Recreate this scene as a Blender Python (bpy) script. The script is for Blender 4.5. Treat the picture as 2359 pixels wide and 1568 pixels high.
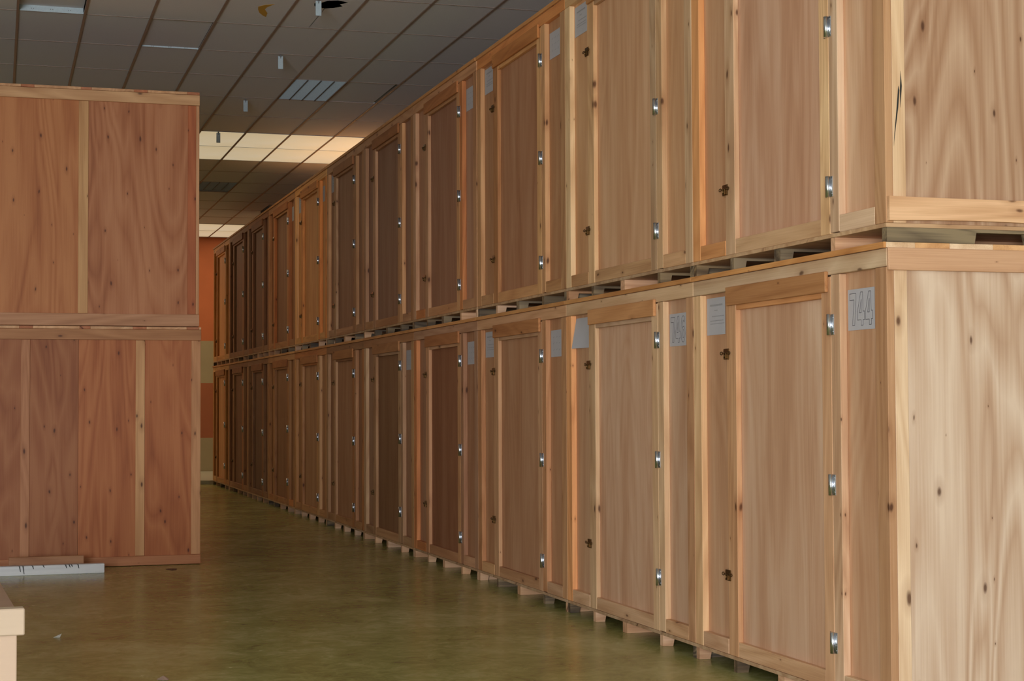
import bpy, bmesh, math, random
from mathutils import Matrix, Vector, Quaternion
R = random.Random(7)
sc = bpy.context.scene
for o in list(bpy.data.objects):
    bpy.data.objects.remove(o)
COL = sc.collection

# ------------------------------------------------------------------ camera
cd = bpy.data.cameras.new('camera')
cam = bpy.data.objects.new('camera', cd)
COL.objects.link(cam)
cd.sensor_fit = 'HORIZONTAL'
cd.sensor_width = 36.0
cd.lens = 36.0 * 3900.0 / 2359.0
cd.clip_end = 200
fw = Vector((0.2913266, 0.9558824, 0.0376515))
rt = Vector((0.9565988, -0.2913772, -0.0042572))
up = Vector((-0.0069014, -0.0372578, 0.9992819))
m = Matrix((rt, up, -fw)).transposed().to_4x4()
m.translation = Vector((0, 0, 1.4752))
cam.matrix_world = m
sc.camera = cam

# ------------------------------------------------------------------ world, daylight, exposure
w = bpy.data.worlds.new('world')
sc.world = w
w.use_nodes = True
w.node_tree.nodes['Background'].inputs['Color'].default_value = (0.62, 0.74, 0.92, 1)
w.node_tree.nodes['Background'].inputs['Strength'].default_value = 0.25
sc.view_settings.view_transform = 'Standard'
sc.view_settings.look = 'None'
sc.view_settings.gamma = 1.0
sc.view_settings.use_curve_mapping = False
sc.view_settings.exposure = -0.30


def area(name, loc, target, sx, sy, power, color):
    d = bpy.data.lights.new(name, 'AREA')
    d.shape = 'RECTANGLE'
    d.size, d.size_y = sx, sy
    d.energy = power
    d.color = color
    o = bpy.data.objects.new(name, d)
    o.location = loc
    o.rotation_euler = (Vector(target) - Vector(loc)).to_track_quat('-Z', 'Z').to_euler()
    COL.objects.link(o)
    return o


# daylight entering through the open loading door in the wall behind the camera
area('door_daylight', (-3.6, -5.4, 1.75), (1.0, 9.0, 1.9), 4.4, 3.2, 2050, (0.92, 0.965, 1.0))
# hidden lamps of the two luminous bands: behind the left stack and above the crates
area('band_lamp', (5.6, 23.7, 5.07), (5.6, 23.7, 0), 1.2, 2.3, 32, (1.0, 0.74, 0.42))
area('band_lamp', (5.6, 35.1, 5.07), (5.6, 35.1, 0), 1.2, 2.3, 22, (1.0, 0.74, 0.42))
area('band_lamp', (0.2, 34.9, 5.07), (0.2, 34.9, 0), 5.5, 2.2, 120, (1.0, 0.78, 0.48))
area('band_lamp', (-0.6, 23.7, 5.07), (-0.6, 23.7, 0), 4.5, 2.2, 14, (1.0, 0.78, 0.48))

ZC = 5.096     # ceiling height
X0 = 3.8906    # plane of the long row's fronts
Y0 = 6.887     # near end of the long row
TX, TY, TW, TL = 0.165, 16.0026, 0.59672, 1.28127


# ------------------------------------------------------------------ helpers
def setp(o, label=None, cat=None, group=None, kind=None):
    if label: o['label'] = label
    if cat: o['category'] = cat
    if group: o['group'] = group
    if kind: o['kind'] = kind
    return o


def mesh_from(bm, name, mats):
    me = bpy.data.meshes.new(name)
    bm.to_mesh(me)
    bm.free()
    for mt in (mats if isinstance(mats, (list, tuple)) else [mats]):
        me.materials.append(mt)
    return me


def link(name, me, parent=None, loc=None, color=None):
    o = bpy.data.objects.new(name, me)
    COL.objects.link(o)
    if parent: o.parent = parent
    if loc: o.location = loc
    if color: o.color = (*color, 1)
    return o


def box(bm, x0, x1, y0, y1, z0, z1, bev=0.0, mi=0):
    v = [bm.verts.new((x, y, z)) for x in (x0, x1) for y in (y0, y1) for z in (z0, z1)]
    idx = ((0, 1, 3, 2), (4, 6, 7, 5), (0, 4, 5, 1), (2, 3, 7, 6), (0, 2, 6, 4), (1, 5, 7, 3))
    fs = [bm.faces.new([v[i] for i in f]) for f in idx]
    for f in fs: f.material_index = mi
    if bev > 0:
        es = list({e for f in fs for e in f.edges})
        bmesh.ops.bevel(bm, geom=es, offset=bev, segments=1, affect='EDGES', clamp_overlap=True)
    return fs


def boxes(name, lst, mat, parent=None, bev=0.0025, color=None, loc=None):
    bm = bmesh.new()
    for b in lst:
        box(bm, *b, bev=bev)
    bmesh.ops.recalc_face_normals(bm, faces=bm.faces)
    return link(name, mesh_from(bm, name, mat), parent, loc, color)


def cyl(bm, p0, p1, r, n=12, mi=0):
    p0, p1 = Vector(p0), Vector(p1)
    d = (p1 - p0)
    q = d.to_track_quat('Z', 'Y')
    a, b = [], []
    for i in range(n):
        t = 2 * math.pi * i / n
        off = q @ Vector((r * math.cos(t), r * math.sin(t), 0))
        a.append(bm.verts.new(p0 + off)); b.append(bm.verts.new(p1 + off))
    for i in range(n):
        f = bm.faces.new((a[i], a[(i + 1) % n], b[(i + 1) % n], b[i])); f.smooth = True; f.material_index = mi
    f = bm.faces.new(a[::-1]); f.material_index = mi
    f = bm.faces.new(b); f.material_index = mi


# ------------------------------------------------------------------ materials
def new_mat(name):
    mt = bpy.data.materials.new(name)
    mt.use_nodes = True
    nt = mt.node_tree
    for n in list(nt.nodes): nt.nodes.remove(n)
    out = nt.nodes.new('ShaderNodeOutputMaterial')
    bs = nt.nodes.new('ShaderNodeBsdfPrincipled')
    nt.links.new(bs.outputs[0], out.inputs[0])
    return mt, nt, bs


def node(nt, t, **kw):
    n = nt.nodes.new(t)
    for k, v in kw.items():
        if k in ('inp',):
            for a, b in v.items(): n.inputs[a].default_value = b
        else:
            setattr(n, k, v)
    return n


def mathn(nt, op, a, b=None, c=None, clamp=False):
    n = nt.nodes.new('ShaderNodeMath'); n.operation = op; n.use_clamp = clamp
    for i, v in enumerate((a, b, c)):
        if v is None: continue
        if isinstance(v, (int, float)): n.inputs[i].default_value = v
        else: nt.links.new(v, n.inputs[i])
    return n.outputs[0]


def ramp(nt, fac, stops):
    n = nt.nodes.new('ShaderNodeValToRGB')
    e = n.color_ramp.elements
    e[0].position, e[0].color = stops[0][0], (*stops[0][1], 1)
    e[1].position, e[1].color = stops[-1][0], (*stops[-1][1], 1)
    for p, c in stops[1:-1]:
        x = e.new(p); x.color = (*c, 1)
    nt.links.new(fac, n.inputs[0])
    return n.outputs[0]


def mixc(nt, typ, fac, a, b):
    n = nt.nodes.new('ShaderNodeMix'); n.data_type = 'RGBA'; n.blend_type = typ
    if isinstance(fac, (int, float)): n.inputs[0].default_value = fac
    else: nt.links.new(fac, n.inputs[0])
    for i, v in ((6, a), (7, b)):
        if isinstance(v, tuple): n.inputs[i].default_value = (*v, 1)
        else: nt.links.new(v, n.inputs[i])
    return n.outputs[2]


def wood(name, axis, cols, knots=0.0, figure=0.5, fine=110, rough=0.58, knot_r=0.05, kscale=2.2, contrast=1.0):
    """timber with the grain along one axis; the object's own colour tints it"""
    mt, nt, bs = new_mat(name)
    L = nt.links.new
    tc = node(nt, 'ShaderNodeTexCoord')
    oi = node(nt, 'ShaderNodeObjectInfo')
    cmb = node(nt, 'ShaderNodeCombineXYZ')
    for i, k in enumerate((37.0, 91.0, 53.0)):
        L(mathn(nt, 'MULTIPLY', oi.outputs['Random'], k), cmb.inputs[i])
    add = node(nt, 'ShaderNodeVectorMath', operation='ADD')
    L(tc.outputs['Object'], add.inputs[0]); L(cmb.outputs[0], add.inputs[1])

    def scaled(al, ac=1.0):
        mp = node(nt, 'ShaderNodeMapping')
        s = [ac, ac, ac]; s['XYZ'.index(axis)] = al
        mp.inputs['Scale'].default_value = s
        L(add.outputs[0], mp.inputs['Vector'])
        return mp.outputs[0]
    v1 = scaled(0.10)
    n1 = node(nt, 'ShaderNodeTexNoise', inp={'Scale': 5.0, 'Detail': 3.0, 'Distortion': 0.8})
    L(v1, n1.inputs['Vector'])
    v2 = scaled(0.13)
    n2 = node(nt, 'ShaderNodeTexNoise', inp={'Scale': 2.2, 'Detail': 1.5, 'Distortion': 1.4})
    L(v2, n2.inputs['Vector'])
    rings = mathn(nt, 'PINGPONG', mathn(nt, 'MULTIPLY', n2.outputs[0], 9.0), 0.5)
    rings = mathn(nt, 'MULTIPLY', rings, 2.0)
    v3 = scaled(0.018)
    n3 = node(nt, 'ShaderNodeTexNoise', inp={'Scale': fine, 'Detail': 2.0})
    L(v3, n3.inputs['Vector'])
    f = mathn(nt, 'MULTIPLY', n1.outputs[0], 1.0 - figure * 0.6)
    f = mathn(nt, 'MULTIPLY_ADD', rings, figure * 0.30, f)
    f = mathn(nt, 'MULTIPLY_ADD', n3.outputs[0], 0.28, f)
    f = mathn(nt, 'SUBTRACT', f, 0.64 + 0.15 * (figure - 0.5) - figure * 0.3)
    f = mathn(nt, 'MULTIPLY_ADD', f, 2.1 * contrast, 0.5, clamp=True)
    col = ramp(nt, f, [(0.0, cols[0]), (0.5, cols[1]), (1.0, cols[2])])
    if knots > 0:
        sx = node(nt, 'ShaderNodeSeparateXYZ'); L(add.outputs[0], sx.inputs[0])
        ia = 'XYZ'.index(axis); oth = [q for q in range(3) if q != ia]
        cb_ = node(nt, 'ShaderNodeCombineXYZ')
        L(mathn(nt, 'ADD', sx.outputs[oth[0]], sx.outputs[oth[1]]), cb_.inputs[0])
        L(mathn(nt, 'MULTIPLY', sx.outputs[ia], 0.42), cb_.inputs[1])
        wn = node(nt, 'ShaderNodeTexNoise', inp={'Scale': 9.0, 'Detail': 2.0})
        L(cb_.outputs[0], wn.inputs['Vector'])
        vm = node(nt, 'ShaderNodeVectorMath', operation='MULTIPLY_ADD')
        L(wn.outputs['Color'], vm.inputs[0]); vm.inputs[1].default_value = (.03, .03, 0); L(cb_.outputs[0], vm.inputs[2])
        vo = node(nt, 'ShaderNodeTexVoronoi', voronoi_dimensions='2D', inp={'Scale': kscale, 'Randomness': 1.0})
        L(vm.outputs[0], vo.inputs['Vector'])
        sc_ = node(nt, 'ShaderNodeSeparateColor'); L(vo.outputs['Color'], sc_.inputs[0])
        dist = mathn(nt, 'DIVIDE', vo.outputs['Distance'], mathn(nt, 'MULTIPLY_ADD', sc_.outputs[0], 0.9, 0.12))
        k = mathn(nt, 'SUBTRACT', knot_r * 2.2, dist)
        halo = mathn(nt, 'MULTIPLY', k, 1.0 / (knot_r * 2.2), clamp=True)
        core = mathn(nt, 'MULTIPLY', mathn(nt, 'SUBTRACT', knot_r * 0.75, dist), 2.2 / knot_r, clamp=True)
        col = mixc(nt, 'MIX', mathn(nt, 'MULTIPLY', halo, 0.55 * knots), col, (cols[0][0] * .75, cols[0][1] * .62, cols[0][2] * .5))
        col = mixc(nt, 'MIX', mathn(nt, 'MULTIPLY', core, 0.95 * knots), col, (0.085, 0.028, 0.012))
    col = mixc(nt, 'MULTIPLY', 1.0, col, oi.outputs['Color'])
    L(col, bs.inputs['Base Color'])
    bs.inputs['Roughness'].default_value = rough
    bs.inputs['Specular IOR Level'].default_value = 0.35
    bp = node(nt, 'ShaderNodeBump', inp={'Strength': 0.12, 'Distance': 0.002})
    L(n3.outputs[0], bp.inputs['Height']); L(bp.outputs[0], bs.inputs['Normal'])
    return mt


PLYC = [(0.40, 0.18, 0.085), (0.58, 0.315, 0.18), (0.71, 0.45, 0.29)]
PALE = [(0.44, 0.25, 0.15), (0.60, 0.395, 0.27), (0.78, 0.59, 0.45)]
LUM = [(0.40, 0.205, 0.11), (0.58, 0.345, 0.205), (0.74, 0.49, 0.32)]
M = dict(
    ply=wood('plywood_upright', 'Z', PLYC, knots=0.0, figure=0.35, fine=150, contrast=0.8),
    plyknot=wood('plywood_knotty', 'Z', PLYC, knots=0.85, figure=0.7, fine=120, knot_r=0.075, kscale=4.6, contrast=1.15),
    plypale=wood('plywood_pale_figured', 'Z', PALE, knots=0.85, figure=0.85, fine=90, knot_r=0.08, kscale=4.6, contrast=1.0),
    lumZ=wood('lumber_upright', 'Z', LUM, knots=0.9, figure=0.55, fine=170, knot_r=0.10, kscale=5),
    lumY=wood('lumber_along', 'Y', LUM, knots=0.8, figure=0.55, fine=170, knot_r=0.09, kscale=4.5),
    lumX=wood('lumber_across', 'X', LUM, knots=0.8, figure=0.6, fine=170, knot_r=0.09, kscale=4.5),
    mossy_shade=wood('weathered_shaded_lumber', 'X', [(0.04, 0.034, 0.028), (0.12, 0.085, 0.055), (0.27, 0.20, 0.12)], knots=0.6, figure=0.7, fine=80, contrast=1.5),
    cream=wood('cream_board', 'X', [(0.46, 0.32, 0.235), (0.50, 0.36, 0.265), (0.54, 0.39, 0.29)], knots=0, figure=0.2, contrast=.6),
    white=wood('white_painted_timber', 'X', [(0.40, 0.40, 0.43), (0.66, 0.66, 0.70), (0.74, 0.74, 0.78)], knots=0, figure=0.6, contrast=1.2, rough=.45),
)


def simple(name, col, rough=0.6, metal=0.0, spec=0.5, noise=None):
    mt, nt, bs = new_mat(name)
    bs.inputs['Roughness'].default_value = rough
    bs.inputs['Metallic'].default_value = metal
    bs.inputs['Specular IOR Level'].default_value = spec
    sca, amt = noise or (60.0, 0.06)
    tc = node(nt, 'ShaderNodeTexCoord')
    n = node(nt, 'ShaderNodeTexNoise', inp={'Scale': sca, 'Detail': 4.0})
    nt.links.new(tc.outputs['Object'], n.inputs['Vector'])
    a = tuple(c * (1 - amt) for c in col); b = tuple(min(1, c * (1 + amt)) for c in col)
    nt.links.new(ramp(nt, n.outputs[0], [(0.3, a), (0.7, b)]), bs.inputs['Base Color'])
    return mt


M['zinc'] = simple('zinc_plated_steel', (0.62, 0.64, 0.70), 0.22, 1.0)
M['brass'] = simple('tarnished_brass', (0.16, 0.09, 0.035), 0.32, 0.9)
M['paper'] = simple('paper', (0.46, 0.43, 0.45), 0.8, noise=(8, 0.03))
M['ink'] = simple('ink', (0.10, 0.09, 0.10), 0.8)
M['inkfaint'] = simple('faint_ink', (0.33, 0.31, 0.32), 0.8)
M['tile'] = simple('ceiling_tile', (0.76, 0.76, 0.82), 0.9, spec=0.2, noise=(220, 0.07))
M['tbar'] = simple('ceiling_bar', (0.30, 0.22, 0.19), 0.45)
M['fixture'] = simple('grey_enamel', (0.46, 0.54, 0.60), 0.4)
M['seam'] = simple('fixture_seam', (0.12, 0.12, 0.13), 0.6)
M['plenum'] = simple('plenum_dark', (0.02, 0.02, 0.02), 0.9)
M['yellow'] = simple('yellow_stain', (0.62, 0.35, 0.05), 0.7)
M['blanket'] = simple('dark_blanket', (0.05, 0.035, 0.03), 0.95)
M['debris'] = simple('white_scrap', (0.8, 0.8, 0.82), 0.7)
M['smear'] = simple('dark_smear', (0.02, 0.02, 0.02), 0.4)
M['pinkscrap'] = simple('brown_scrap', (0.45, 0.30, 0.24), 0.7)
M['wallpaint'] = simple('plain_wall', (0.62, 0.58, 0.50), 0.8)
M['slab'] = simple('bright_strip_slab', (0.46, 0.45, 0.36), 0.6)

# floor: old polished olive floor
mt, nt, bs = new_mat('polished_olive_floor')
tc = node(nt, 'ShaderNodeTexCoord')
mp = node(nt, 'ShaderNodeMapping'); mp.inputs['Scale'].default_value = (1, 1, 1)
nt.links.new(tc.outputs['Object'], mp.inputs['Vector'])
n1 = node(nt, 'ShaderNodeTexNoise', inp={'Scale': 1.1, 'Detail': 7.0, 'Roughness': 0.62, 'Distortion': 0.6})
nt.links.new(mp.outputs[0], n1.inputs['Vector'])
n2 = node(nt, 'ShaderNodeTexNoise', inp={'Scale': 6.0, 'Detail': 5.0, 'Roughness': 0.7, 'Distortion': 1.5})
nt.links.new(mp.outputs[0], n2.inputs['Vector'])
f = mathn(nt, 'MULTIPLY_ADD', n2.outputs[0], 0.45, mathn(nt, 'MULTIPLY', n1.outputs[0], 0.6))
col = ramp(nt, f, [(0.38, (0.21, 0.195, 0.05)), (0.52, (0.34, 0.34, 0.11)), (0.66, (0.49, 0.475, 0.22))])
nt.links.new(col, bs.inputs['Base Color'])
nt.links.new(mathn(nt, 'MULTIPLY_ADD', n2.outputs[0], 0.16, 0.16), bs.inputs['Roughness'])
bs.inputs['Specular IOR Level'].default_value = 0.35
M['floor'] = mt

# far wall: painted stripes by height
mt, nt, bs = new_mat('striped_wall')
tc = node(nt, 'ShaderNodeTexCoord')
sp = node(nt, 'ShaderNodeSeparateXYZ'); nt.links.new(tc.outputs['Object'], sp.inputs[0])
z = sp.outputs[2]
cream_c, or1, or2 = (0.50, 0.42, 0.27), (0.72, 0.21, 0.085), (0.50, 0.165, 0.08)
c = mixc(nt, 'MIX', mathn(nt, 'GREATER_THAN', z, 0.786), cream_c, or2)
c = mixc(nt, 'MIX', mathn(nt, 'GREATER_THAN', z, 1.959), c, cream_c)
c = mixc(nt, 'MIX', mathn(nt, 'GREATER_THAN', z, 2.864), c, or1)
nz = node(nt, 'ShaderNodeTexNoise', inp={'Scale': 2.0, 'Detail': 3.0})
nt.links.new(tc.outputs['Object'], nz.inputs['Vector'])
c = mixc(nt, 'MULTIPLY', 1.0, c, ramp(nt, nz.outputs[0], [(0.3, (0.9, 0.9, 0.9)), (0.7, (1, 1, 1))]))
nt.links.new(c, bs.inputs['Base Color'])
bs.inputs['Roughness'].default_value = 0.7
M['stripes'] = mt

# lit diffusers
mt, nt, bs = new_mat('lit_diffuser')
bs.inputs['Base Color'].default_value = (0.7, 0.68, 0.6, 1)
tc = node(nt, 'ShaderNodeTexCoord')
nz = node(nt, 'ShaderNodeTexNoise', inp={'Scale': 1.3, 'Detail': 1.0})
nt.links.new(tc.outputs['Object'], nz.inputs['Vector'])
nt.links.new(ramp(nt, nz.outputs[0], [(0.3, (0.84, 0.67, 0.40)), (0.7, (0.92, 0.80, 0.56))]), bs.inputs['Emission Color'])
bs.inputs['Emission Strength'].default_value = 0.62
M['lit'] = mt

# ------------------------------------------------------------------ room shell
XL, XR, YB, YF = -9.0, 8.0, -5.6, 36.7
boxes('floor', [(XL, XR, YB, YF, -0.15, 0.0)], M['floor'], bev=0)['kind'] = 'structure'
boxes('wall_left', [(XL - .15, XL, YB, YF, -0.15, 5.9)], M['wallpaint'], bev=0)['kind'] = 'structure'
boxes('wall_right', [(XR, XR + .15, YB, YF, -0.15, 5.9)], M['wallpaint'], bev=0)['kind'] = 'structure'
boxes('wall_far', [(XL, XR, YF, YF + .15, -0.15, 5.9)], M['stripes'], bev=0)['kind'] = 'structure'
# wall behind the camera with its open loading door (x -5.9..-1.3, z 0..3.5)
boxes('wall_back', [(XL, -5.9, YB - .15, YB, -0.15, 5.9), (-1.3, XR, YB - .15, YB, -0.15, 5.9),
                    (-5.9, -1.3, YB - .15, YB, 3.5, 5.9)], M['wallpaint'], bev=0)['kind'] = 'structure'
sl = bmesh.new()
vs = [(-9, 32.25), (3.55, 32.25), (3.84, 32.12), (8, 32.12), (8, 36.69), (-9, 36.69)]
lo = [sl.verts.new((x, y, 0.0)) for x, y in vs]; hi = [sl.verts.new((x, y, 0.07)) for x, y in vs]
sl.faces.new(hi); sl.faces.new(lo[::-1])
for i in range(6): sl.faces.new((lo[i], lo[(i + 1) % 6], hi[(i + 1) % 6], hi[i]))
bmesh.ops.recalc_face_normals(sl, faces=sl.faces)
link('added_slab_1', mesh_from(sl, 'raised_slab', M['slab']))['kind'] = 'structure'  # added slab, its pale colour makes the bright strip at the wall's foot

# ceiling: tiles as quads, leaving openings for fixtures
ci0, ci1 = math.floor((XL - TX) / TW), math.ceil((XR - TX) / TW)
cj0, cj1 = math.floor((YB - TY) / TL), 16
LITROWS = {5, 6, 14, 15}
TROFF = [(5, 2), (5, 9)]              # flush louvred fixtures (dark)
RECESS = [(0, -1), (2, 0)]            # recessed fixtures with a visible metal end
BROKEN = (4, -1)
LIFTED = (6, 2)
special = set(TROFF) | set(RECESS) | {BROKEN, LIFTED}
bm = bmesh.new()


def tx(i): return min(max(TX + i * TW, XL), XR)
def ty(j): return min(max(TY + j * TL, YB), YF)


litspan = (2, 9)
lit_tiles = []
for j in range(cj0, cj1 + 1):
    for i in range(ci0, ci1 + 1):
        x0, x1, y0, y1 = tx(i), tx(i + 1), ty(j), ty(j + 1)
        if x1 - x0 < 1e-4 or y1 - y0 < 1e-4: continue
        if (i, j) in special: continue
        if j in LITROWS and -6 <= i <= 9:
            lit_tiles.append((i, j)); continue
        box(bm, x0 + .002, x1 - .002, y0 + .002, y1 - .002, ZC, ZC + 0.015)
ce = link('ceiling', mesh_from(bm, 'ceiling', M['tile'])); ce['kind'] = 'structure'
bars = []
for i in range(ci0, ci1 + 1):
    x = tx(i)
    bars.append((x - .011, x + .011, YB, YF, ZC - .010, ZC + .006))
cb = [(XL, XR, ty(j) - .006, ty(j) + .006, ZC - .004, ZC + .006) for j in range(cj0, cj1 + 1)]
boxes('grid_bars', bars + cb, M['tbar'], ce, bev=0)
boxes('plenum_deck', [(XL, XR, YB, YF, 5.75, 5.9)], M['plenum'], ce, bev=0)

# luminous tiles: each panel a fixture of its own
lit_me = None
for n, (i, j) in enumerate(lit_tiles):
    if lit_me is None:
        b2 = bmesh.new(); box(b2, 0.016, TW - .016, 0.008, TL - .008, 0.0, 0.012); lit_me = mesh_from(b2, 'diffuser', M['lit'])
        b3 = bmesh.new()
        box(b3, 0.001, 0.016, 0.001, TL - .001, -0.003, 0.014); box(b3, TW - .016, TW - .001, 0.001, TL - .001, -0.003, 0.014)
        box(b3, .016, TW - .016, .001, .008, -0.003, .014); box(b3, .016, TW - .016, TL - .008, TL - .001, -0.003, .014)
        fr_me = mesh_from(b3, 'frame', M['fixture'])
    far, rear = j > 10, j in (6, 15)
    band, row = ('farther' if far else 'nearer'), ('rear' if rear else 'front')
    e = link('ceiling_light', None, None, (TX + i * TW, TY + j * TL, ZC - 0.004))
    names = {7: 'rightmost visible', 6: 'next to the rightmost', 5: 'third from the right', 4: 'leftmost visible'} if not far else {7: 'rightmost visible', 6: 'beside the left stack'}
    if i in names:
        setp(e, 'lit ceiling panel, %s, %s row of the %s glowing band' % (names[i], row, band), 'ceiling light', 'lit ceiling panels')
    else:
        setp(e, 'lit ceiling panel hidden behind the crates, %s row of the %s glowing band' % (row, band), 'ceiling light',
             'hidden lit ceiling panels, %s row of the %s band' % (row, band))
    link('frame', fr_me, e); link('diffuser', lit_me, e)

for n, (i, j) in enumerate(TROFF):
    e = link('ceiling_light', None, None, (TX + i * TW, TY + j * TL, ZC - 0.006))
    lab = {(5, 2): 'unlit pale louvred ceiling light in the grey ceiling, nearest one above the aisle',
           (5, 9): 'unlit bluish louvred ceiling light between the two glowing ceiling bands'}.get((i, j), 'unlit louvred ceiling light outside the view')
    setp(e, lab, 'ceiling light')
    bb = bmesh.new()
    LL = TL if j != 9 else TL * 0.83
    cw = TW / 4
    yy = .03
    while yy < LL - .02:
        box(bb, .012, TW - .012, yy, yy + .003, 0, .030); yy += .05
    link('louvre', mesh_from(bb, 'louvre', M['fixture']), e)
    bb = bmesh.new()
    for c_ in range(5): box(bb, c_ * cw - .003 * (c_ > 0), c_ * cw + .004, .004, LL - .004, -.004, .034)
    link('divider', mesh_from(bb, 'divider', M['seam']), e)
    bb = bmesh.new(); box(bb, 0.0, TW, 0.0, TL, 0.034, 0.05)
    link('housing', mesh_from(bb, 'housing', M['fixture']), e)
for n, (i, j) in enumerate(RECESS):
    e = link('ceiling_light', None, None, (TX + i * TW, TY + j * TL, ZC))
    setp(e, ['unlit recessed ceiling light with a bright metal end, top left corner of the ceiling',
             'unlit recessed ceiling light whose thin metal end shows above the left crate stack'][n], 'ceiling light')
    d = 0.05 if n == 0 else 0.010
    bb = bmesh.new(); box(bb, .012, TW - .012, .0, TL - .006, d, d + .01); link('lens', mesh_from(bb, 'lens', M['tile']), e)
    bb = bmesh.new()
    box(bb, .014, TW - .014, TL - .012, TL - .007, -.004, d)
    link('end_plate', mesh_from(bb, 'end_plate', M['fixture']), e)
    bb = bmesh.new()
    for px in (0.12, 0.14, 0.29, 0.31, 0.45, 0.47):
        cyl(bb, (px, TL - .0135, d * .45), (px, TL - .011, d * .45), 0.004, 8)
    link('rivet', mesh_from(bb, 'rivets', M['seam']), e)
# tile with a ragged hole, tile that has slipped
i, j = BROKEN
bb = bmesh.new()
poly = [(0, 0), (TW, 0), (TW, TL), (.31, TL), (.30, .55), (.37, .46), (.40, .36), (.34, .27), (.43, .20), (.36, .08), (.25, .12), (.27, .26), (.20, .35), (.24, .45), (.25, .56), (.29, TL), (0, TL)]
poly = [(0, 0), (TW, 0), (TW, TL), (.30, TL), (.30, .40), (.37, .36), (.44, .27), (.40, .20), (.46, .10), (.36, .04), (.27, .08), (.23, .17), (.17, .22), (.19, .33), (.295, .40), (.295, TL), (0, TL)]
vv = [bb.verts.new((x, y, 0)) for x, y in poly]
ff = bb.faces.new(vv)
bmesh.ops.triangulate(bb, faces=[ff])
r = bmesh.ops.extrude_face_region(bb, geom=list(bb.faces))
for g in r['geom']:
    if isinstance(g, bmesh.types.BMVert): g.co.z += .015
bmesh.ops.recalc_face_normals(bb, faces=bb.faces)
o = link('ceiling_tile', mesh_from(bb, 'broken_tile', M['tile']), None, (TX + i * TW, 14.80, ZC))
o.scale = (1, (TY - 14.80) / TL, 1)
setp(o, 'grey ceiling tile with a ragged black hole behind the first hanging bracket', 'ceiling tile')
bm = bmesh.new(); box(bm, TX + i * TW + .002, TX + (i + 1) * TW - .002, TY - TL + .002, 14.798, ZC, ZC + .015)
o2 = link('tile_remnant', mesh_from(bm, 'tile_remnant', M['tile']), o)
o2.matrix_parent_inverse = Matrix.LocRotScale(o.location, None, o.scale).inverted()
i, j = LIFTED
bb = bmesh.new(); box(bb, -TW + .03, .002, .0, TL - .002, 0, .004)
o = link('ceiling_tile', mesh_from(bb, 'slipped_tile', M['tile']), None, (TX + (i + 1) * TW - .035, TY + j * TL, ZC + .006))
setp(o, 'slipped grey ceiling tile with a dark gap along its edge, above the right-hand crates', 'ceiling tile')
# yellow leaf-shaped stain
bb = bmesh.new()
pts = [(2.255, 15.266), (2.31, 15.18), (2.385, 15.13), (2.335, 15.27), (2.33, 15.36), (2.375, 15.50), (2.385, 15.66), (2.345, 15.60), (2.30, 15.50), (2.27, 15.38)]
lo = [bb.verts.new((x, y, ZC - .0015)) for x, y in pts]; hi = [bb.verts.new((x, y, ZC - .0002)) for x, y in pts]
bb.faces.new(lo); bb.faces.new(hi[::-1])
for k in range(len(pts)): bb.faces.new((lo[k], lo[(k + 1) % len(pts)], hi[(k + 1) % len(pts)], hi[k]))
bmesh.ops.recalc_face_normals(bb, faces=bb.faces)
link('yellow_stain', mesh_from(bb, 'yellow_stain', M['yellow']), ce)

# hanging brackets
hb = None
HB = [(2.73, 14.84), (2.79, 17.32), (2.80, 19.96), (2.79, 22.44)]
for n, (x, y) in enumerate(HB):
    if hb is None:
        b1 = bmesh.new(); box(b1, -.026, .026, -.006, .006, -.145, -.012, bev=.002); hb = mesh_from(b1, 'plate', M['fixture'])
        b1 = bmesh.new(); box(b1, -.008, .008, -.010, .010, -.02, .0); cyl(b1, (0, -.012, -.03), (0, .012, -.03), .006, 8); hc = mesh_from(b1, 'clip', M['seam'])
    e = link('hanging_bracket', None, None, (x, y, ZC - .004))
    setp(e, ['small grey metal bracket hanging from the ceiling beside the ragged hole', 'small grey metal bracket hanging from the ceiling, second from the ragged hole',
             'grey metal bracket hanging from the ceiling, third from the ragged hole, before the glowing band', 'small grey metal bracket hanging in front of the nearer glowing ceiling band'][n],
         'hanging bracket', 'brackets hanging in a line from the ceiling')
    link('plate', hb, e); link('clip', hc, e)

# ------------------------------------------------------------------ storage crate
D = 1.52; W = 2.244; H = 2.2
FT = 0.038   # thickness of the framing boards


def ribbon(bm, pts, y0, w_, h_, z0, x, t=0.0026, closed=True, mi=1):
    """stroke a polyline given in (u right, v up) 0..1 on the paper as thin quads"""
    P = [Vector((0, y0 - p[0] * w_, z0 + p[1] * h_)) for p in pts]
    n = len(P)
    for k in range(n if closed else n - 1):
        a, b = P[k], P[(k + 1) % n]
        d = (b - a)
        if d.length < 1e-6: continue
        d.normalize(); nrm = Vector((0, -d.z, d.y)) * t / 2
        a2, b2 = a - d * t * .4, b + d * t * .4
        q = [a2 + nrm, b2 + nrm, b2 - nrm, a2 - nrm]
        f = bm.faces.new([bm.verts.new((x, v.y, v.z)) for v in q]); f.material_index = mi


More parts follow.
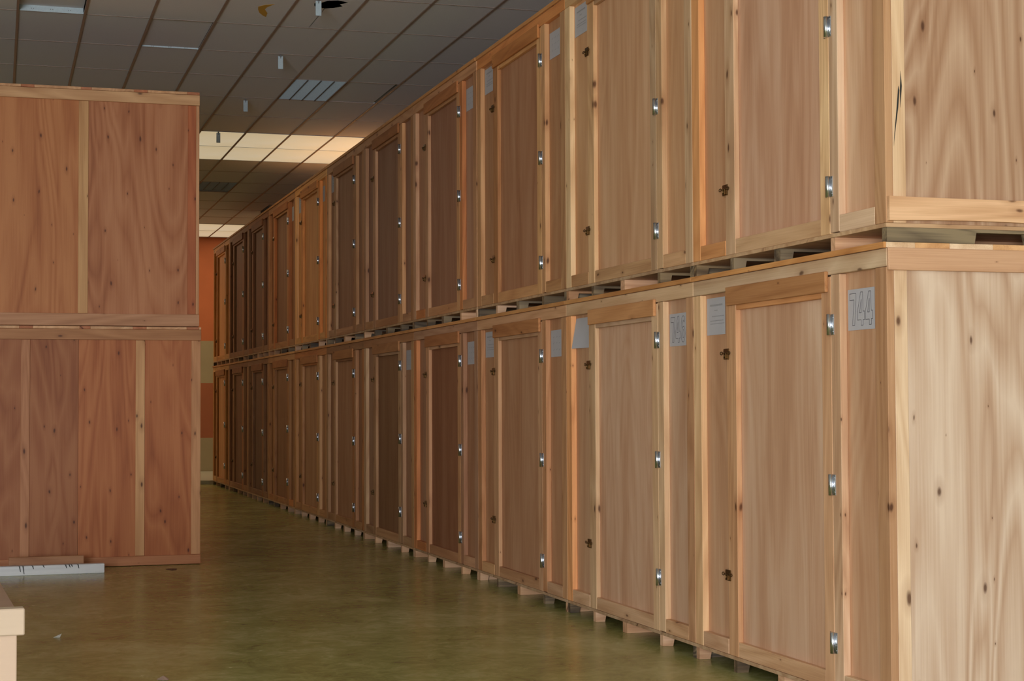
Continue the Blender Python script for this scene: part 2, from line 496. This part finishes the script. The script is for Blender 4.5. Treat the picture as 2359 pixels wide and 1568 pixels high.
DIG = {
    '7': [[(.06, .97), (.94, .97), (.94, .80), (.72, .02), (.42, .02), (.66, .78), (.06, .78)]],
    '4': [[(.46, .99), (.74, .99), (.80, .42), (.98, .42), (.98, .17), (.80, .17), (.80, .01), (.52, .01), (.52, .17), (.02, .17), (.02, .42)],
          [(.30, .38), (.54, .38), (.54, .78)]],
    '6': [[(.90, .80), (.80, .93), (.55, .99), (.30, .94), (.12, .76), (.06, .45), (.12, .15), (.32, .02), (.58, .01), (.82, .10), (.94, .30), (.88, .50), (.68, .60), (.45, .57), (.34, .50), (.40, .74), (.55, .83), (.68, .74)],
          [(.40, .36), (.46, .46), (.60, .46), (.68, .34), (.62, .18), (.48, .16), (.40, .24)]],
}


def paper_mesh(kind, y_near, y_far, z0, z1, x=FT - .0015, text=None, curl=False):
    """paper on the recessed front panel; seen from the aisle, y_far is its left edge"""
    bm = bmesh.new()
    nx = 8
    def off(t, s): return (-0.05 * max(0, t - .2) ** 1.4 * (1 - s)) if curl else 0
    for k in range(nx):
        for l in range(6):
            q = []
            for (a, b) in ((k, l), (k + 1, l), (k + 1, l + 1), (k, l + 1)):
                t, s = a / nx, b / 6
                q.append(bm.verts.new((x - .001 + off(t, s), y_near + (y_far - y_near) * t * (1 if not curl else 1 - .0 * (1 - s)), z0 + (z1 - z0) * s)))
            bm.faces.new(q)
    bmesh.ops.remove_doubles(bm, verts=bm.verts, dist=1e-5)
    for f in bm.faces: f.smooth = curl
    wdt, hgt = y_far - y_near, z1 - z0
    xi = x - .0022
    if text:
        cw = wdt * .28
        for k, ch in enumerate(text):
            for loop in DIG[ch]:
                ribbon(bm, [((.06 + k * .30) + p[0] * .27, .10 + p[1] * .82) for p in loop], y_far, wdt, hgt, z0, xi)
    elif kind == 'notice' and not curl:
        for v, a, b, tt in ((.80, .2, .85, .010), (.66, .42, .6, .005), (.50, .3, .95, .005), (.38, .2, .9, .005), (.30, .2, .95, .004)):
            ribbon(bm, [(a, v), (b, v)], y_far, wdt, hgt, z0, xi, t=tt, closed=False, mi=2)
    elif not curl:
        for k in range(3):
            for v in (.25, .5, .72):
                ribbon(bm, [(.2 + .25 * k, v), (.3 + .25 * k, v + .04)], y_far, wdt, hgt, z0, xi, t=.004, closed=False, mi=2)
    return mesh_from(bm, 'paper', [M['paper'], M['ink'], M['inkfaint']])


_ME = {}


def cached(key, lst, mat, bev=0.0025):
    if key not in _ME:
        bm = bmesh.new()
        for b in lst: box(bm, *b, bev=bev)
        bmesh.ops.recalc_face_normals(bm, faces=bm.faces)
        _ME[key] = mesh_from(bm, key, mat)
    return _ME[key]


def hinge_mesh():
    if 'hinge' not in _ME:
        bm = bmesh.new()
        box(bm, -.004, .0, .004, .038, -.05, .05, bev=.0008, mi=0)
        box(bm, -.004, .0, -.036, -.004, -.05, .05, bev=.0008, mi=0)
        cyl(bm, (-.010, 0, -.051), (-.010, 0, .051), .0125, 16)
        for yy in (.028, -.027):
            for zz in (-.035, 0, .035): cyl(bm, (-.0055, yy, zz), (-.0035, yy, zz), .004, 8)
        bmesh.ops.recalc_face_normals(bm, faces=bm.faces)
        _ME['hinge'] = mesh_from(bm, 'hinge', M['zinc'])
    return _ME['hinge']


def latch_mesh():
    if 'latch' not in _ME:
        bm = bmesh.new()
        box(bm, -.006, 0, -.033, .031, -.032, .028, bev=.001)
        box(bm, -.015, -.006, -.016, .014, -.028, .006, bev=.002)
        box(bm, -.013, -.006, -.040, .040, .000, .006, bev=.001)
        for s in (-1, 1):
            c0 = Vector((-.010, s * .050, .003))
            n = 12
            for k in range(n):
                a0, a1 = 2 * math.pi * k / n, 2 * math.pi * (k + 1) / n
                cyl(bm, c0 + Vector((0, .015 * math.cos(a0), .008 * math.sin(a0))), c0 + Vector((0, .015 * math.cos(a1), .008 * math.sin(a1))), .0028, 6)
        cyl(bm, (-.017, -.002, -.026), (-.017, -.002, .002), .004, 8)
        bmesh.ops.recalc_face_normals(bm, faces=bm.faces)
        _ME['latch'] = mesh_from(bm, 'latch', M['brass'])
    return _ME['latch']


def tint(base, amt=0.12, hue=0.06):
    l = 1 + R.uniform(-amt, amt)
    h = R.uniform(-hue, hue)
    return tuple(max(0, v) for v in (base[0] * l, base[1] * l * (1 + h * .6), base[2] * l * (1 + h * 1.6)))


def lumt(base, amt=0.16):
    """tint of one board: some are orange heartwood, some pale sapwood"""
    t = tint(base, amt, 0.10); q = R.random()
    if q < .11: return (t[0] * 1.12, t[1] * .82, t[2] * .55)
    if q < .36: return (t[0] * 1.12, t[1] * 1.14, t[2] * 1.05)
    if q < .5: return (t[0] * .88, t[1] * .78, t[2] * .70)
    return t


# y positions on the front (0 = near end of the crate)
PA, PB = 0.105, 2.138          # corner posts
JA, JB = 0.452, 0.543          # hinge jamb
DA, DB = 0.545, 1.778          # door
SA, SB = 0.643, 1.655          # door panel between its stiles


def crate(loc, k, tier, pale=(1, 1, 1), lum=(1, 1, 1), door=(1, 1, 1), number=None, label='', scale_y=1.0, end=False,
          hinges=(0.32, 1.08, 1.85), latches=(0.535, 1.752), near_paper=True, far_paper='notice', hdr=(0.82, 0.62, 0.42)):
    e = link('storage_crate', None, None, loc)
    e.scale = (1, scale_y, 1)
    setp(e, label, 'storage crate', 'storage crates in the %s tier of the long right-hand row' % tier)
    P = lambda name, key, lst, mat, c, bev=.0025: link(name, cached(key, lst, M[mat], bev), e, None, c)
    zb = 0.088
    # box
    P('side_panel', 'side_near', [(FT, D, .004, .016, zb, 2.184)], 'plypale' if end and tier == 'lower' else ('plyknot' if end else 'ply'), (tint(pale) if not end else ((.92, .90, .88) if tier == 'lower' else (.70, .59, .50))), 0)
    P('side_panel', 'side_far', [(FT, D, W - .016, W - .004, zb, 2.184)], 'ply', tint(pale), 0)
    P('back_panel', 'back', [(D - .012, D, .016, W - .016, zb, 2.184)], 'ply', tint(pale), 0)
    P('base_panel', 'base', [(FT, D - .012, .016, W - .016, zb, zb + .015)], 'ply', tint(pale), 0)
    P('front_panel', 'front_near', [(FT, FT + .012, .016, DA + .01, zb + .015, 2.184)], 'ply', tint(pale, .1), 0)
    P('front_panel', 'front_far', [(FT, FT + .012, DB - .01, W - .016, zb + .015, 2.184)], 'ply', tint(pale, .1), 0)
    # framing
    P('corner_post', 'post_near', [(0, FT, 0, PA, zb, 2.098)], 'lumZ', lumt(lum))
    P('corner_post', 'post_far', [(0, FT, PB, W, zb, 2.098)], 'lumZ', lumt(lum))
    P('corner_batten', 'corner_batten', [(FT + .0005, .105, .0, .0035, zb, 2.184)], 'lumZ', tint((1.15, 1.2, 1.15) if end else lum, .05))
    P('hinge_jamb', 'jamb', [(0, FT, JA, JB, zb + .004, 2.098)], 'lumZ', lumt(lum))
    P('top_rail', 'top_rail', [(0, FT, 0, W, 2.100, 2.183)], 'lumY', lumt(lum))
    P('header_board', 'header', [(-.020, -.001, .566, 1.748, 2.016, 2.118)], 'lumY', tint(tuple(a * b for a, b in zip(hdr, lum)), .12))
    P('bottom_rail', 'rail_near', [(.001, FT, PA + .001, JA - .001, zb, .172)], 'lumY', lumt(lum))
    P('bottom_rail', 'rail_far', [(.001, FT, DB + .012, PB - .001, zb, .172)], 'lumY', lumt(lum))
    # roof boards, their ends show on the near side
    P('roof_trim', 'roof_trim', [(-.014, -.001, 0, W, 2.184, 2.2115)], 'lumY', tint((1.0, .74, .42), .1), .001)
    xs = [0, .15, .33, .56, .62, .85, .92, 1.16, 1.22, D]
    for n in range(len(xs) - 1):
        c = tint((1.25, 1.35, 1.35) if n % 2 == 0 and n != 4 else (1.0, .85, .6), .12)
        P('roof_board', 'roof_%d' % n, [(xs[n], xs[n + 1] - .001, 0, W, 2.185, 2.211)], 'lumY', c, .001)
    # pallet base
    p = link('pallet_base', cached('pallet', [(.0, D, .0, W, .068, .087)], M['lumX'], .001), e, None, tint((.8, .78, .7)))
    for n, y in enumerate((.0, .50, 1.10, 1.68, W - .045)):
        y1 = y + (.075 if n == 2 else .045)
        var = 0 if n == 0 else R.choice((0, 1, 1))
        mat_ = 'mossy_shade' if (end and tier == 'upper' and n == 0) or R.random() < (.5 if tier == 'upper' else .15) else 'lumX'  # mossy timber; the random ones also stand in for dark shaded gaps
        key = 'stringer_%d_%d_%s' % (n, var, mat_)
        if key not in _ME:
            bm = bmesh.new()
            q0 = .46 if var == 0 else .07
            prof = [(.003, .001), (q0, .001), (q0 + .01, .052), (.74, .052), (.75, .001), (1.0, .001), (1.01, .052), (1.24, .052), (1.25, .001), (D, .001), (D, .067), (.003, .067)]
            f = bm.faces.new([bm.verts.new((a_, y, b_)) for a_, b_ in prof])
            rg = bmesh.ops.extrude_face_region(bm, geom=[f])
            for g in rg['geom']:
                if isinstance(g, bmesh.types.BMVert): g.co.y = y1
            bmesh.ops.recalc_face_normals(bm, faces=bm.faces)
            _ME[key] = mesh_from(bm, 'stringer', M[mat_])
        link('stringer', _ME[key], p, None, tint((1.0, .92, .85), .15, .1) if n else tint((1, 1, 1)))
    # door
    d = link('door', cached('door_panel', [(FT - .006, FT + .010, DA + .012, DB - .012, zb + .02, 2.095)], M['ply'], 0), e, None, tint(door, .04))
    link('stile', cached('stile_near', [(.000, FT - .0065, DA, SA, zb, 2.092)], M['lumZ']), d, None, lumt(lum))
    link('stile', cached('stile_far', [(.000, FT - .0065, SB, DB, zb, 2.092)], M['lumZ']), d, None, lumt(lum))
    link('rail', cached('rail_top', [(.002, FT - .0065, SA + .001, SB - .001, 1.990, 2.090)], M['lumY']), d, None, lumt(lum))
    link('rail', cached('rail_bot', [(.002, FT - .0065, SA + .001, SB - .001, zb, .170)], M['lumY']), d, None, tint((lum[0], lum[1] * .96, lum[2] * .9), .08))
    for zz in hinges: link('hinge', hinge_mesh(), d, (0, .545, zz + R.uniform(-.008, .008)))
    for zz in latches: link('latch', latch_mesh(), d, (-.0015, DB - .003, zz + R.uniform(-.01, .01)))
    if near_paper:
        key = 'paper_' + str(number)
        if key not in _ME: _ME[key] = paper_mesh('number', .176, .436, 1.822, 2.018, text=number)
        o = link('paper_sign', _ME[key], e)
        if number: o['label'] = 'white paper sheet with the outlined number %s' % number
    if far_paper:
        key = 'notice_' + far_paper
        if key not in _ME: _ME[key] = paper_mesh('notice', 1.872, 2.128, 1.866, 2.078, curl=(far_paper == 'curl'))
        link('paper_notice', _ME[key], e)
    if end:   # the row's near end shows its side rails
        if tier == 'lower':
            P('side_rail', 'srail_top', [(0, D, -.020, -.0012, 2.081, 2.184)], 'lumX', (.92, .80, .72), .003)
        else:
            bm = bmesh.new(); n = 14
            ring = []
            for s in range(n + 1):
                t = s / n; x = .004 + t * (D - .004); dz = .016 * math.sin(math.pi * min(1, t * 1.6)) * .9
                ring.append([bm.verts.new((x, y, z_)) for y, z_ in ((-.024, .096 + dz * .6), (-.0012, .096 + dz * .6), (-.0012, .208 - dz * .2), (-.024, .208 - dz * .2))])
            for s in range(n):
                for q in range(4):
                    bm.faces.new((ring[s][q], ring[s][(q + 1) % 4], ring[s + 1][(q + 1) % 4], ring[s + 1][q]))
            bm.faces.new(ring[0]); bm.faces.new(ring[-1][::-1])
            bmesh.ops.recalc_face_normals(bm, faces=bm.faces)
            link('side_rail', mesh_from(bm, 'side_rail', M['lumX']), e, None, (1.15, 1.05, .92))
            bm = bmesh.new()
            for q in ([(.083, 0.79), (.088, .72), (.080, .62), (.078, .70)], [(.075, .70), (.068, .62), (.050, .50), (.043, .44), (.047, .50), (.060, .62), (.070, .72)]):
                f = bm.faces.new([bm.verts.new((a, -.0022, b)) for a, b in q])
            r_ = bmesh.ops.extrude_face_region(bm, geom=list(bm.faces))
            for g in r_['geom']:
                if isinstance(g, bmesh.types.BMVert): g.co.y += .001
            bmesh.ops.recalc_face_normals(bm, faces=bm.faces)
            link('split', mesh_from(bm, 'split', M['smear']), e)
    return e


EDG = [0, 2.249, 4.552, 6.877, 9.165, 11.508, 13.723, 16.038, 18.385, 20.531, 22.822, 25.109]
ORD = ['first', 'second', 'third', 'fourth', 'fifth', 'sixth', 'seventh', 'eighth', 'ninth', 'tenth', 'last and farthest']
# wood tone of each crate, lamp glow and shade mixed in: (panel, lumber, door) multipliers
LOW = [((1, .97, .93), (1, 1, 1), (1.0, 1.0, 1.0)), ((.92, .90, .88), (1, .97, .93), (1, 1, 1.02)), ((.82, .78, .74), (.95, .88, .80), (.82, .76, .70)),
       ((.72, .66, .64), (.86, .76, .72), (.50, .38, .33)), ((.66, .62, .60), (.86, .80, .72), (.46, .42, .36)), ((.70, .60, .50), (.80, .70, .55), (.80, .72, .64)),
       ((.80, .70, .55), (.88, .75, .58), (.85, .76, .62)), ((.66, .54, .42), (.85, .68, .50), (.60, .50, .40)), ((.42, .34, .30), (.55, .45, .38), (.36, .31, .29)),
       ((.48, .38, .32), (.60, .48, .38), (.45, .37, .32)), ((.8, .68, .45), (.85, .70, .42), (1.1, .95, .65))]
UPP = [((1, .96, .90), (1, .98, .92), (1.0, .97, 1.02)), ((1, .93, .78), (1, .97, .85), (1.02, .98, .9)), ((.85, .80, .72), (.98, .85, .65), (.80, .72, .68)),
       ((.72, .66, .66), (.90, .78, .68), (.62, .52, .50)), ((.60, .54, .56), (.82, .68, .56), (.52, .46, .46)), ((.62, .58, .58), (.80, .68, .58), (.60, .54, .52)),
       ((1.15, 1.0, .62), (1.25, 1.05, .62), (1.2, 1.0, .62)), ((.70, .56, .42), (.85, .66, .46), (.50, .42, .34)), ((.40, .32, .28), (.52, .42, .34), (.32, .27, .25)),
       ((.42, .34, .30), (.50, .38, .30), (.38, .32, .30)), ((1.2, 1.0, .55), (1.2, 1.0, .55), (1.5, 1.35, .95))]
FALLOFF_TONE = lambda t, k: tuple((a[0] * (1 if k < 2 else .93), a[1] * (1 if k < 2 else .86), a[2] * (1 if k < 2 else .80)) for a in t)  # third crate onward darker and redder: light falloff put into the tints
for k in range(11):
    y = Y0 + EDG[k]; sy = (EDG[k + 1] - EDG[k] - .004) / W
    num = {0: '744', 1: '746'}.get(k)
    lab = {0: 'lower plywood crate at the near end of the long row, with paper number 744',
           1: 'lower plywood crate with paper number 746 and a curled notice, second from the near end',
           3: 'lower plywood crate with a dark reddish door, fourth from the near end',
           10: 'lower plywood crate at the far end of the long row, beside the striped wall'}.get(
        k, 'lower plywood crate in the long right-hand row, %s from the near end' % ORD[k])
    crate((X0, y, 0), k, 'lower', *FALLOFF_TONE(LOW[k], k), number=num, scale_y=sy, end=(k == 0), near_paper=k < 5, far_paper=('curl' if k == 1 else 'notice') if k < 3 else None,
          label=lab, hinges=[(.32, 1.08, 1.85), (.41, 1.14, 1.87), (.31, 1.06, 1.83)][k % 3])
    lab = {0: 'upper plywood crate at the near end of the long row, above crate 744',
           1: 'upper plywood crate stacked on the crate numbered 746, second from the near end',
           6: 'upper crate of bright yellow pine, seventh from the near end of the row',
           10: 'yellowish upper plywood crate at the far end of the row, against the orange wall'}.get(
        k, 'upper plywood crate in the long right-hand row, %s from the near end' % ORD[k])
    crate((X0 + R.uniform(-.004, .006), y, H + .0115), k, 'upper', *FALLOFF_TONE(UPP[k], k), scale_y=sy, end=(k == 0), near_paper=k in (2, 3, 6, 7), far_paper='notice' if k in (1, 2, 5, 6) else None,
          label=lab, hinges=(.32, 1.10, 1.84), latches=(.455, 1.70))

bm = bmesh.new()
box(bm, 0, .5, 0, 1.5, 0, .05, bev=.02); box(bm, .03, .45, .2, 1.0, .05, .11, bev=.02)
o = link('moving_blanket', mesh_from(bm, 'moving_blanket', M['blanket']), None, (X0 + .03, Y0 + 18.6, 4.4255))
setp(o, 'dark folded blanket lying on top of the upper crates far down the row', 'blanket')

# ------------------------------------------------------------------ left stack: backs of two crates facing the camera
XLs, YLs = 1.836, 16.03


def back_crate(x1, z, H0, H1, battens, seams, label, pal, ends, upper):
    Wd = 2.244
    e = link('storage_crate', None, None, (x1 - Wd, YLs, z))
    setp(e, label, 'storage crate', 'storage crates stacked on the left')
    P = lambda name, lst, mat, c, bev=.0025: boxes(name, lst, M[mat], e, bev, c)
    d = 1.52
    rel = lambda X: X - (x1 - Wd)
    xs = [0.0] + [rel(s) for s in seams] + [Wd]
    for n in range(len(xs) - 1):
        P('back_panel', [(xs[n] + .001, xs[n + 1] - .001, .012, .024, H0 + .0, H1)], 'plyknot', pal[n % len(pal)], 0)
    P('side_panel', [(Wd - .016, Wd - .002, .026, d, H0, H1)], 'ply', tint((.9, .85, .8)), 0)
    P('side_panel', [(.002, .016, .026, d, H0, H1)], 'ply', tint((.9, .85, .8)), 0)
    P('front_panel', [(.018, Wd - .018, d - .014, d, H0, H1)], 'ply', tint((.9, .85, .8)), 0)
    P('top_rail', [(0, Wd, -.012, .011, H1 - .100, H1 - .002)], 'lumX', ends[0])
    P('bottom_rail', [(0, Wd, -.012, .011, H0 + .002, H0 + (.112 if upper else .088))], 'lumX', ends[1])
    for (a, b, c) in battens:
        P('batten', [(rel(a), rel(b), .0, .0115, H0 + (.114 if upper else .090), H1 - .102)], 'lumZ', c)
    # roof: boards with narrow darker battens between
    x = Wd
    cuts = [(430, 459), (305, 336), (183, 207), (47, 77), (-82, -54)]
    dark = [(rel(a * .003925 + .014), rel(b * .003925 + .014)) for a, b in cuts]
    dark = [(a, min(b, Wd)) for a, b in dark]
    edges = Wd
    for a, b in dark:
        if edges - b > .02: P('roof_board', [(b + .001, edges - .001, -.012, d, H1, H1 + .024)], 'lumY', tint((1.0, .85, .7), .08), .001)
        P('roof_board', [(a, b, -.012, d, H1, H1 + .024)], 'lumY', tint((.72, .40, .28), .08), .001)
        edges = a
    P('roof_board', [(0, edges - .001, -.012, d, H1, H1 + .024)], 'lumY', tint((1.0, .85, .7), .08), .001)
    return e


RED = (.98, .70, .56)
back_crate(1.836, 0, 0.002, 2.186, [(.214, .294, (.74, .50, .38)), (1.238, 1.321, (.92, .74, .52)), (1.747, 1.834, (.86, .64, .46))], [.723],
           'dark reddish plywood crate standing on the floor, lower of the left stack', [(.56, .33, .21), (.70, .38, .21)], [(.70, .50, .34), (.78, .50, .36)], False)
back_crate(1.818, 2.2115, 0.004, 2.186, [(.713, .802, (.88, .72, .48)), (1.709, 1.785, (.66, .29, .16)), (1.7855, 1.816, (.86, .66, .50))], [.76],
           'reddish plywood crate stacked on top, upper of the left stack', [(.74, .45, .25), (.72, .47, .33)], [(.90, .76, .58), (.80, .62, .52)], True)

# white painted beam on the floor with the brown board behind it
bm = bmesh.new(); box(bm, 0, 1.75, 0, .09, 0, .083, bev=.004)
b = link('wooden_beam', mesh_from(bm, 'beam', M['white']), None, (-.82, 15.41, 0), (1, 1, 1))
b.rotation_euler = (0, 0, math.radians(1.4))
setp(b, 'white painted wooden beam lying on the floor before the left stack', 'beam')
bm = bmesh.new()
for xx, hh in ((1.02, .05), (1.05, .07), (1.13, .03), (1.22, .02), (1.41, .03), (1.44, .025), (1.46, .02), (1.515, .035)):
    a = [(xx, -.001, .083), (xx + .012, -.001, .083), (xx + .018, -.001, .083 - hh), (xx + .012, -.001, .083 - hh)]
    f = bm.faces.new([bm.verts.new(v) for v in a])
    a = [(xx - .01, .03, .0838), (xx + .004, .03, .0838), (xx + .012, 0, .0838), (xx, 0, .0838)]
    f = bm.faces.new([bm.verts.new(v) for v in a])
o = link('black_drips', mesh_from(bm, 'drips', M['smear']), b)
bm = bmesh.new(); box(bm, 0, .645, 0, .04, 0, .10, bev=.004)
o = link('wooden_board', mesh_from(bm, 'board', M['lumX']), None, (.115, 15.62, .046), (.62, .46, .36))
bm = bmesh.new()
box(bm, 0.02, .10, .0, .04, -.045, 0.0); box(bm, .52, .60, .0, .04, -.045, 0.0)
link('foot_block', mesh_from(bm, 'foot_block', M['lumX']), o, None, (.5, .38, .3))
setp(o, 'short weathered brown board standing on edge behind the white beam', 'board')

# cream crate in the left foreground
e = link('wooden_box', None, None, (.082, 6.30, 0))
e.rotation_euler = (0, 0, math.radians(3.0))
setp(e, 'cream wooden box with an overhanging lid, cut off at the lower left corner', 'box')
boxes('body', [(-1.2, -.004, .012, 1.1, 0.001, .748)], M['cream'], e, .003, (1, .97, .95))
boxes('lid', [(-1.21, .022, .0, .075, .662, .757)], M['cream'], e, .004, (.98, 1, .98))
boxes('lid_panel', [(-1.19, -.010, .076, 1.1, .7485, .756)], M['cream'], e, .001, (.72, .60, .56))

# little things on the floor
bm = bmesh.new()
vs = [bm.verts.new(v) for v in ((-.03, 0, .001), (.012, -.012, .001), (.025, .02, .022), (.0, .03, .001))]
bm.faces.new((vs[0], vs[1], vs[2])); bm.faces.new((vs[1], vs[3], vs[2])); bm.faces.new((vs[0], vs[2], vs[3])); bm.faces.new((vs[0], vs[3], vs[1]))
o = link('paper_scrap', mesh_from(bm, 'scrap', M['debris']), None, (.388, 11.25, 0))
setp(o, 'tiny white crumpled paper scrap on the floor beside the cream box', 'scrap')
def blob(name, loc, rx, ry, h, mat, seed):
    rr = random.Random(seed); bm = bmesh.new(); n = 14
    lo = []; c = bm.verts.new((0, 0, h))
    for k in range(n):
        t = 2 * math.pi * k / n; s = rr.uniform(.7, 1.1)
        lo.append(bm.verts.new((rx * s * math.cos(t), ry * s * math.sin(t), .0008)))
    for k in range(n): bm.faces.new((lo[k], lo[(k + 1) % n], c))
    bm.faces.new(lo[::-1])
    return link(name, mesh_from(bm, name, mat), None, loc)
setp(blob('rubber_scrap', (1.53, 15.58, 0), .055, .11, .006, M['smear'], 1), 'small black scrap on the floor at the foot of the left stack', 'scrap')
setp(blob('wood_chip', (.875, 9.36, 0), .035, .05, .02, M['pinkscrap'], 3), 'small brown chip on the floor at the bottom edge of the view', 'scrap')
